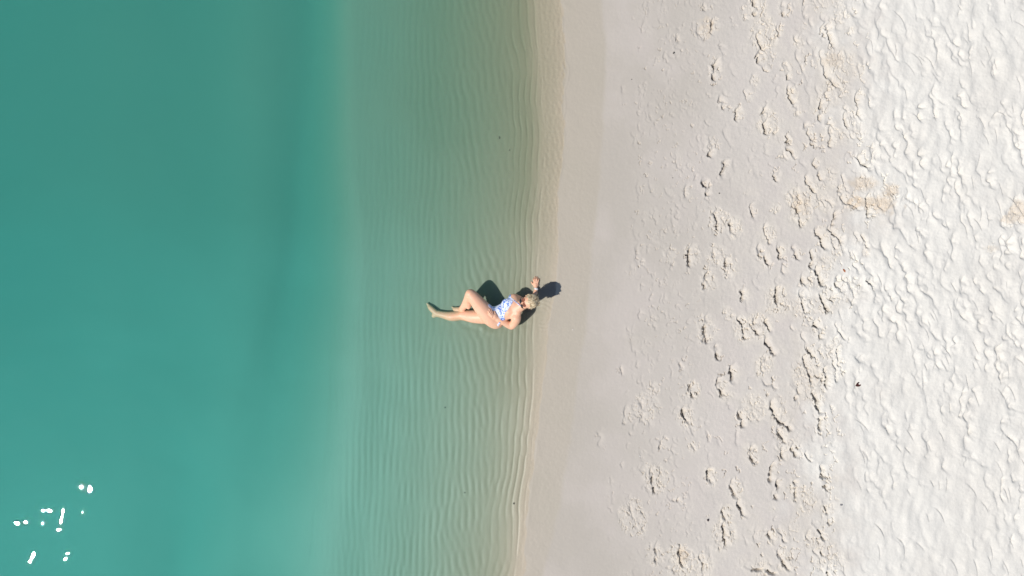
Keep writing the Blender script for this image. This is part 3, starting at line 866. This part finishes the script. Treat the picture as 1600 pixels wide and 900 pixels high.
cr.color_ramp.elements[1].position = .56; cr.color_ramp.elements[1].color = (.78, .64, .42, 1)
bs = N('ShaderNodeBsdfPrincipled', Roughness=.42); L(cr.outputs[0], bs.inputs['Base Color']); L(bs.outputs[0], out.inputs['Surface'])
link_mesh('hair', hv - base, hfc, hair, root)

# sunglasses
def plain(name, col, rough=.5, metal=0, **kw):
    m, nt, out, N = node_mat(name)
    bs = N('ShaderNodeBsdfPrincipled', Roughness=rough, Metallic=metal); bs.inputs['Base Color'].default_value = (*col, 1)
    tcn = N('ShaderNodeTexCoord'); nn = N('ShaderNodeTexNoise', Scale=kw.get('scale', 60), Detail=3); nt.links.new(tcn.outputs['Object'], nn.inputs['Vector'])
    mm = N('ShaderNodeMix', _data_type='RGBA'); nt.links.new(nn.outputs['Fac'], mm.inputs[0])
    mm.inputs[6].default_value = (*[c * .75 for c in col], 1); mm.inputs[7].default_value = (*[min(1, c * 1.2) for c in col], 1)
    nt.links.new(mm.outputs[2], bs.inputs['Base Color']); nt.links.new(bs.outputs[0], out.inputs['Surface'])
    return m
def tube(path, rad, seg=8, closed=False):
    path = [np.array(p, float) for p in path]; n = len(path); V_, Q_ = [], []
    for i, p in enumerate(path):
        a = path[(i - 1) % n] if closed or i else p; b_ = path[(i + 1) % n] if closed or i < n - 1 else p
        t = unit(b_ - a); u = np.cross(t, [.1, .2, 1]); u = unit(u); w = np.cross(t, u)
        r = rad if not hasattr(rad, '__len__') else rad[i]
        for k in range(seg):
            g = 2 * math.pi * k / seg; V_.append(p + r * (math.cos(g) * u + math.sin(g) * w))
    for i in range(n if closed else n - 1):
        for k in range(seg):
            j = (i + 1) % n
            Q_.append((i * seg + k, i * seg + (k + 1) % seg, j * seg + (k + 1) % seg, j * seg + k))
    return np.array(V_), np.array(Q_)
def join(parts):
    V_, Q_, o = [], [], 0
    for v, q in parts: V_.append(v); Q_.append(q + o); o += len(v)
    return np.concatenate(V_), np.concatenate(Q_)
dark = plain('dark_plastic', (.02, .018, .018), .25)
lensm = plain('dark_lens', (.012, .012, .018), .06)
gc = hc + hf * .107 * S - hu * .002
parts = []
for q_ in (-1, 1):
    c0 = gc + hs * q_ * .034 - hf * .004
    ring = [c0 + hs * .029 * math.cos(a) + hu * .023 * math.sin(a) - hf * .010 * (math.cos(a) * q_ > 0) * abs(math.cos(a)) for a in np.linspace(0, 2 * math.pi, 24, endpoint=False)]
    parts.append(tube(ring, .0032, 6, True))
parts.append(tube([gc - hs * .008, gc + hf * .003 + hu * .002, gc + hs * .008], .003, 6))
gv, gq = join(parts)
glasses = link_mesh('sunglasses', gv - base, gq, dark, root)
for q_ in (-1, 1):
    c0 = gc + hs * q_ * .034 - hf * .004
    V_, Q_ = [], []
    for sgn in (1, -1):
        for rr in (1, .66, .33, .001):
            for a in np.linspace(0, 2 * math.pi, 24, endpoint=False):
                V_.append(c0 + hs * .028 * rr * math.cos(a) + hu * .022 * rr * math.sin(a) - hf * .010 * rr * (math.cos(a) * q_ > 0) * abs(math.cos(a)) + hf * (.003 * (1 - rr * rr) + sgn * .0008))
    for sg in (0, 1):
        for r1 in range(3):
            for k in range(24):
                a = sg * 96 + r1 * 24; qd = (a + k, a + (k + 1) % 24, a + 24 + (k + 1) % 24, a + 24 + k)
                Q_.append(qd if sg == 0 else qd[::-1])
    link_mesh('lens', np.array(V_) - base, np.array(Q_), lensm, glasses)
    tv, tq = tube([gc + hs * q_ * .061 - hf * .012, gc + hs * q_ * .088 - hf * .04, gc + hs * q_ * .096 - hf * .11 + hu * .005, gc + hs * q_ * .094 - hf * .135 - hu * .02], .0028, 6)
    link_mesh('temple', tv - base, tq, dark, glasses)
# wristband
d = unit(wrR - on_bed(836, 458.5, .044)); u1 = unit(np.cross(d, [0, 0, 1])); u2 = np.cross(u1, d)
V_, Q_ = [], []
for i, (o, r) in enumerate([(-.013, .0255), (-.011, .0290), (.011, .0285), (.013, .0250)]):
    for a in np.linspace(0, 2 * math.pi, 28, endpoint=False):
        V_.append(wrR + d * o + u1 * r * math.cos(a) + u2 * r * .93 * math.sin(a))
for i in range(4):
    for k in range(28):
        j = (i + 1) % 4
        Q_.append((i * 28 + k, i * 28 + (k + 1) % 28, j * 28 + (k + 1) % 28, j * 28 + k))
link_mesh('wristband', np.array(V_) - base, np.array(Q_), plain('white_rubber', (.78, .76, .76), .4), root)


# ------------------------------------------------------------------ small things lying about
def ground(px, py):
    for _ in range(2):
        z = bed(px, py); 
    k = CAM_H / (CAM_H)
    x, y = W(px, py, max(z, 0))[:2]
    i, j = int(round((x - X0) / DX)), int(round((y - Y0) / DY))
    return np.array([x, y, HZ[j, i]])
def leaf(px, py, ln, wd, rot, curl, col, label):
    """curled dead leaf: blade with thickness, midrib and stalk"""
    g = ground(px, py); o = bpy.data.objects.new('dead_leaf', None); COL.objects.link(o)
    o.location = g + [0, 0, .006]; o.rotation_euler = (0.1, -.15, math.radians(rot))
    tag(o, label, 'leaf')
    nu, nv = 15, 9; V_ = []
    for sgn in (1, -1):
        for i in range(nu):
            t = i / (nu - 1)
            w_ = wd * .5 * (math.sin(math.pi * min(t * 1.02, 1)) ** .75) * (1 - .25 * t) + .0008
            for j in range(nv):
                q_ = (j / (nv - 1) - .5) * 2; a = q_ * curl
                V_.append(((t - .5) * ln, math.sin(a) / curl * w_ + .06 * w_ * math.sin(t * 25), (1 - math.cos(a)) / curl * w_ + .18 * ln * (t - .5) ** 2 + .0015 * math.sin(t * 14 + q_ * 3) + sgn * .0005))
    Q_ = []
    n_ = nu * nv
    for i in range(nu - 1):
        for j in range(nv - 1):
            a = i * nv + j; qd = (a, a + nv, a + nv + 1, a + 1); Q_.append(qd); Q_.append(tuple(n_ + k for k in qd[::-1]))
    rimv = [i * nv for i in range(nu)] + [(nu - 1) * nv + j for j in range(1, nv)] + [i * nv + nv - 1 for i in range(nu - 2, -1, -1)] + [j for j in range(nv - 2, 0, -1)]
    for a, b_ in zip(rimv, rimv[1:] + rimv[:1]): Q_.append((a, b_, n_ + b_, n_ + a))
    m_ = plain('dead_leaf', col, .55, scale=90)
    link_mesh('blade', V_, Q_, m_, o)
    tv, tq = tube([((t - .5) * ln, 0, .18 * ln * (t - .5) ** 2 + .0010) for t in np.linspace(0, .95, 8)], .0009, 5)
    link_mesh('midrib', tv, tq, m_, o)
    tv, tq = tube([(-.5 * ln, 0, .045 * ln), (-.62 * ln, .004, .05 * ln), (-.75 * ln, .010, .03 * ln)], [.0014, .0011, .0012], 5)
    link_mesh('stalk', tv, tq, m_, o)
leaf(1340.5, 601, .095, .075, 205, 1.1, (.085, .022, .018), 'dark red curled dead leaf on the white sand near the right side')
leaf(1319, 423, .062, .034, 130, 1.3, (.42, .13, .045), 'small orange brown curled leaf at the edge of the dry sand')
def pebble(px, py, r, col, name, label, cat, group=None, flat=.6, seed=0, rough=.6, sx=1.3, rot=0):
    bm = bmesh.new(); bmesh.ops.create_icosphere(bm, subdivisions=2, radius=1)
    rr = random.Random(seed); ph = [rr.uniform(0, 6) for _ in range(6)]
    for v in bm.verts:
        k = 1 + .12 * math.sin(3 * v.co.x + ph[0]) + .10 * math.sin(4 * v.co.y + ph[1]) + .08 * math.sin(5 * v.co.z + 2 * v.co.x + ph[2])
        v.co = Vector((v.co.x * r * sx * k, v.co.y * r * k, v.co.z * r * flat * k))
    me = bpy.data.meshes.new(name); bm.to_mesh(me); bm.free()
    me.polygons.foreach_set('use_smooth', [True] * len(me.polygons)); me.materials.append(plain(name, col, rough, scale=120))
    o = bpy.data.objects.new(name, me); COL.objects.link(o); o.location = ground(px, py) + [0, 0, r * flat * .55]; o.rotation_euler = (0, 0, math.radians(rot))
    tag(o, label, cat, group)
pebble(1106, 812.5, .015, (.045, .03, .035), 'seed', 'round dark seed on smooth damp sand low in the photo', 'seed', flat=.85, seed=1, sx=1.1)
pebble(1052.5, 83, .010, (.03, .03, .03), 'wood_chip', 'black wood chip on smooth sand left of the crumbled footprints at the top', 'wood chip', seed=2, sx=1.7, rot=50)
pebble(987, 124, .006, (.05, .05, .05), 'wood_chip', 'tiny dark chip on the smooth beach just above the lone left footprint', 'wood chip', seed=3)
pebble(1051, 278, .006, (.06, .05, .05), 'wood_chip', 'tiny dark chip among faint prints in upper middle of the damp sand', 'wood chip', seed=4)
pebble(1124, 302, .008, (.09, .08, .08), 'pebble', 'small grey pebble right of a deep print on the smooth damp strip', 'pebble', seed=5)
pebble(1314, 788.5, .014, (.26, .25, .25), 'pebble', 'grey pebble at the border of damp and dry sand low on the right', 'pebble', seed=6)
pebble(780, 213.5, .013, (.17, .16, .12), 'pebble', 'larger of two dark pebbles under the shallow water near the top', 'pebble', seed=7, sx=1.5, rot=90)
pebble(796, 233.5, .009, (.17, .16, .12), 'pebble', 'smaller of two dark pebbles under the shallow water near the top', 'pebble', seed=8)
pebble(803, 787, .012, (.05, .05, .04), 'pebble', 'dark pebble under the ripples near the waterline at the bottom', 'pebble', seed=9, sx=1.2, rot=70)
pebble(725.5, 773, .009, (.17, .16, .12), 'pebble', 'faint dark pebble on the rippled floor low in the photo', 'pebble', seed=10)
pebble(694, 639.5, .010, (.17, .16, .12), 'pebble', 'faint pebble on the rippled floor below the woman', 'pebble', seed=11)
pebble(1000, 712.5, .007, (.72, .70, .66), 'shell_fragment', 'tiny pale shell fragment on the damp sand low in the photo', 'shell', seed=12)
pebble(895, 515, .006, (.80, .78, .74), 'shell_fragment', 'tiny white shell fragment on smooth wet sand right of the woman', 'shell', seed=13)
# blue scrap at the lower edge
bm = bmesh.new()
for i in range(6):
    for j in range(3):
        bm.verts.new(((i / 5 - .5) * .075, (j / 2 - .5) * .022 * (1 - .3 * abs(i / 5 - .5)), .004 * math.sin(i * 1.3 + j) + .004))
bm.verts.ensure_lookup_table()
for i in range(5):
    for j in range(2):
        bm.faces.new([bm.verts[i * 3 + j], bm.verts[i * 3 + 3 + j], bm.verts[i * 3 + 4 + j], bm.verts[i * 3 + 1 + j]])
bmesh.ops.solidify(bm, geom=bm.faces[:], thickness=.0012)
me = bpy.data.meshes.new('plastic_scrap'); bm.to_mesh(me); bm.free(); me.materials.append(plain('blue_plastic', (.03, .16, .50), .4))
o = bpy.data.objects.new('plastic_scrap', me); COL.objects.link(o); o.location = ground(1245, 896.5) + [0, 0, .004]; o.rotation_euler = (.2, 0, math.radians(-60))
tag(o, 'thin scrap of blue plastic at the bottom edge of the photo', 'litter')
